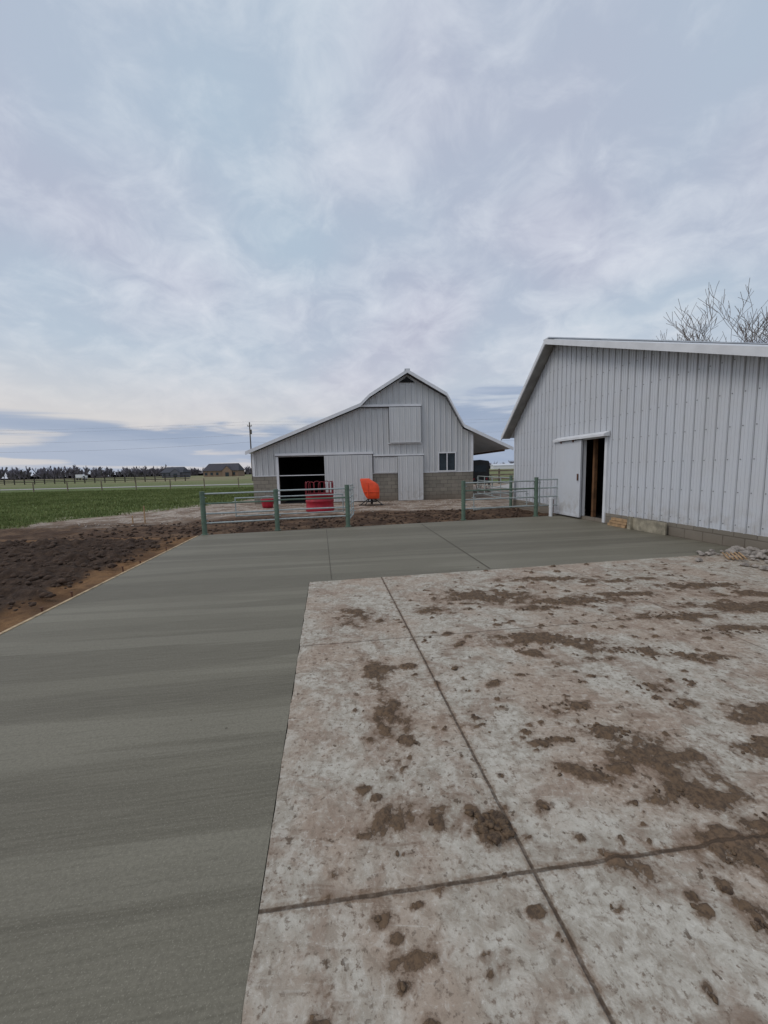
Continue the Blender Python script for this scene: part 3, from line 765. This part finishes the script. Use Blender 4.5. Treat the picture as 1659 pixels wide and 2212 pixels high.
# ---------------- distant houses
def house(name,x,y,w_,d_,h,rh,wallc,roofc,rz=0):
    e=empty(name,(x,y,-.1),rz); mb=MB(); mb.box(-w_/2,w_/2,0,d_,0,h)
    mb.fin('walls',[simple(name+'_wall',wallc,.9,.1,1)],e)
    mb=MB(); o=.5
    mb.add([(-w_/2-o,-o,h),(w_/2+o,-o,h),(w_/2+o,d_+o,h),(-w_/2-o,d_+o,h),(-w_/2+rh*.3,d_/2,h+rh),(w_/2-rh*.3,d_/2,h+rh)],[(0,1,5,4),(2,3,4,5),(1,2,5),(3,0,4),(3,2,1,0)])
    gx_=w_*.2
    mb.add([(gx_-3,-o-.8,h-.1),(gx_+3,-o-.8,h-.1),(gx_,-o-.8,h+rh*.65),(gx_,d_/2,h+rh*.65),(gx_-3,d_/3,h+.3),(gx_+3,d_/3,h+.3)],[(0,2,3,4),(1,5,3,2)])
    mb.fin('roof',[simple(name+'_roof',roofc,.9,.1,1)],e)
    mb=MB(); mb.add([(gx_-2.8,-o-.7,h-.1),(gx_+2.8,-o-.7,h-.1),(gx_,-o-.7,h+rh*.6)],[(0,1,2)]); mb.box(gx_-2.7,gx_+2.7,-o-.7,0,0,h-.1)
    mb.fin('gable',[simple(name+'_gable',wallc,.9,.1,1)],e)
    mb=MB()
    for q in np.arange(-w_/2+1.5,w_/2-1,3.2):
        if abs(q-gx_)<3.2: continue
        mb.box(q-.7,q+.7,-.06,0.0,.9,2.4)
    mb.box(gx_-1,gx_+1,-o-.78,-o-.705,.1,2.4)
    mb.fin('windows',[M_glass],e)
house('brick_house',-93,222,20,10,3.4,4.2,C(138,116,98),C(70,68,74))
house('garage_house',-121,222,12,9,3.0,3.2,C(96,96,104),C(70,72,80))
mb=MB(); e=empty('white_pole_building',(118,350,-.1)); mb.box(-18,18,0,10,0,3.2); mb.fin('walls',[M_trim],e)
mb=MB(); mb.add([(-18.4,-.4,3.2),(18.4,-.4,3.2),(18.4,10.4,3.2),(-18.4,10.4,3.2),(-18.4,5,4.8),(18.4,5,4.8)],[(0,1,5,4),(2,3,4,5),(1,2,5),(3,0,4)]); mb.fin('roof',[M_roof],e)
tr=empty('white_truck',(-156,200,-.05)); mb=MB(); mb.box(-2.2,1.2,-1,1,.9,2.9); mb.box(1.3,2.6,-.95,.95,.7,2.3); mb.fin('body',[M_trim],tr,bevel=.08)
mb=MB()
for q in(-1.4,1.8):
    for s_ in(-1,1): mb.tube((q,s_*.95-.12,.45),(q,s_*.95+.12,.45),.45,n=14)
mb.fin('wheels',[M_black],tr)
mb=MB(); mb.box(1.7,2.62,-.97,-.952,1.5,2.1); mb.fin('window',[M_glass],tr)

# ---------------- bare trees
def branch(mb,p,d,L,r_,lev,rn,maxl,n=6,thin=.008):
    segs=3
    cur=Vector(p); dd=Vector(d).normalized(); rr=r_
    for i in range(segs):
        nd=(dd+Vector((rn.uniform(-1,1),rn.uniform(-1,1),rn.uniform(-.2,.6)))*.13).normalized()
        nx=cur+nd*L/segs; r2=max(thin,rr*.80)
        mb.tube(cur,nx,rr,r2,n=max(3,n-lev),cap=False)
        if lev<maxl and lev>0 and i>0 and rn.random()<.75:
            ax=Vector((rn.uniform(-1,1),rn.uniform(-1,1),rn.uniform(-.1,.5))).normalized()
            branch(mb,nx,(nd*.8+ax*.7).normalized(),L*rn.uniform(.5,.7),r2*.55,lev+1,rn,maxl,n,thin)
        cur,dd,rr=nx,nd,r2
    if lev<maxl:
        nb=6 if lev==0 else 2
        a0=rn.uniform(0,6.28)
        for k_ in range(nb):
            an=a0+k_*6.28/nb+rn.uniform(-.4,.4)
            ax=Vector((math.cos(an),math.sin(an),rn.uniform(-.1,.4)))
            branch(mb,cur,(dd*.9+ax*(.85 if lev==0 else .45)).normalized(),L*rn.uniform(.72,.92),rr*.68,lev+1,rn,maxl,n,thin)
M_bark=simple('bark',C(112,102,98),.9,.15,4)
for (tx,ty,hh,sd_) in((25.6,28,3.12,4),(30.5,30,3.0,8)):
    mb=MB(); branch(mb,(tx,ty,-.1),(0,0,1),hh,.24,0,random.Random(sd_),6,7,.012); mb.fin('bare_tree',[M_bark])
mb=MB(); rt=random.Random(2)
def farm_tree(x,y,h):
    mb.tube((x,y,-.5),(x,y,h*.5),.3,.18,n=4,cap=False)
    cw=h*rt.uniform(.3,.45)
    for i in range(22):
        a_=rt.uniform(0,6.28); q=rt.uniform(.2,1)*cw; z0=h*rt.uniform(.12,.5); z1=min(h,z0+h*rt.uniform(.2,.5))
        w_=.22; bx=x+math.cos(a_)*q; 
        mb.add([(x-w_,y,z0),(x+w_,y,z0),(bx+w_,y+rt.uniform(-2,2),z1),(bx,y,z1+rt.uniform(0,2))],[(0,1,2,3)])
for i in range(170):
    x=-470+rt.random()*250; farm_tree(x,rt.uniform(400,440),rt.uniform(8,15)*(1 if x<-300 else .8))
for i in range(190):
    x=-330+rt.random()*240; farm_tree(x,rt.uniform(430,460),rt.uniform(6,10.5))
for i in range(120):
    x=60+rt.random()*500; farm_tree(x,rt.uniform(430,460),rt.uniform(6,10))
for i in range(120):
    x=-1400+rt.random()*2800; h=rt.uniform(5,9); y=rt.uniform(900,950); farm_tree(x,y,h*1.3)
x=-480
while x<600:
    h=rt.uniform(1.5,5); mb.add([(x-4,450,-.5),(x+9,450,-.5),(x+7,450,h),(x+2,450,h*1.3),(x-2,450,h*.8)],[(0,1,2,3,4)]); x+=rt.uniform(3,7)
mb.fin('treeline',[simple('hazed_trees',C(118,113,120),1,.15,.05)])  # distance haze is put into the colour: trees lifted to a pale grey
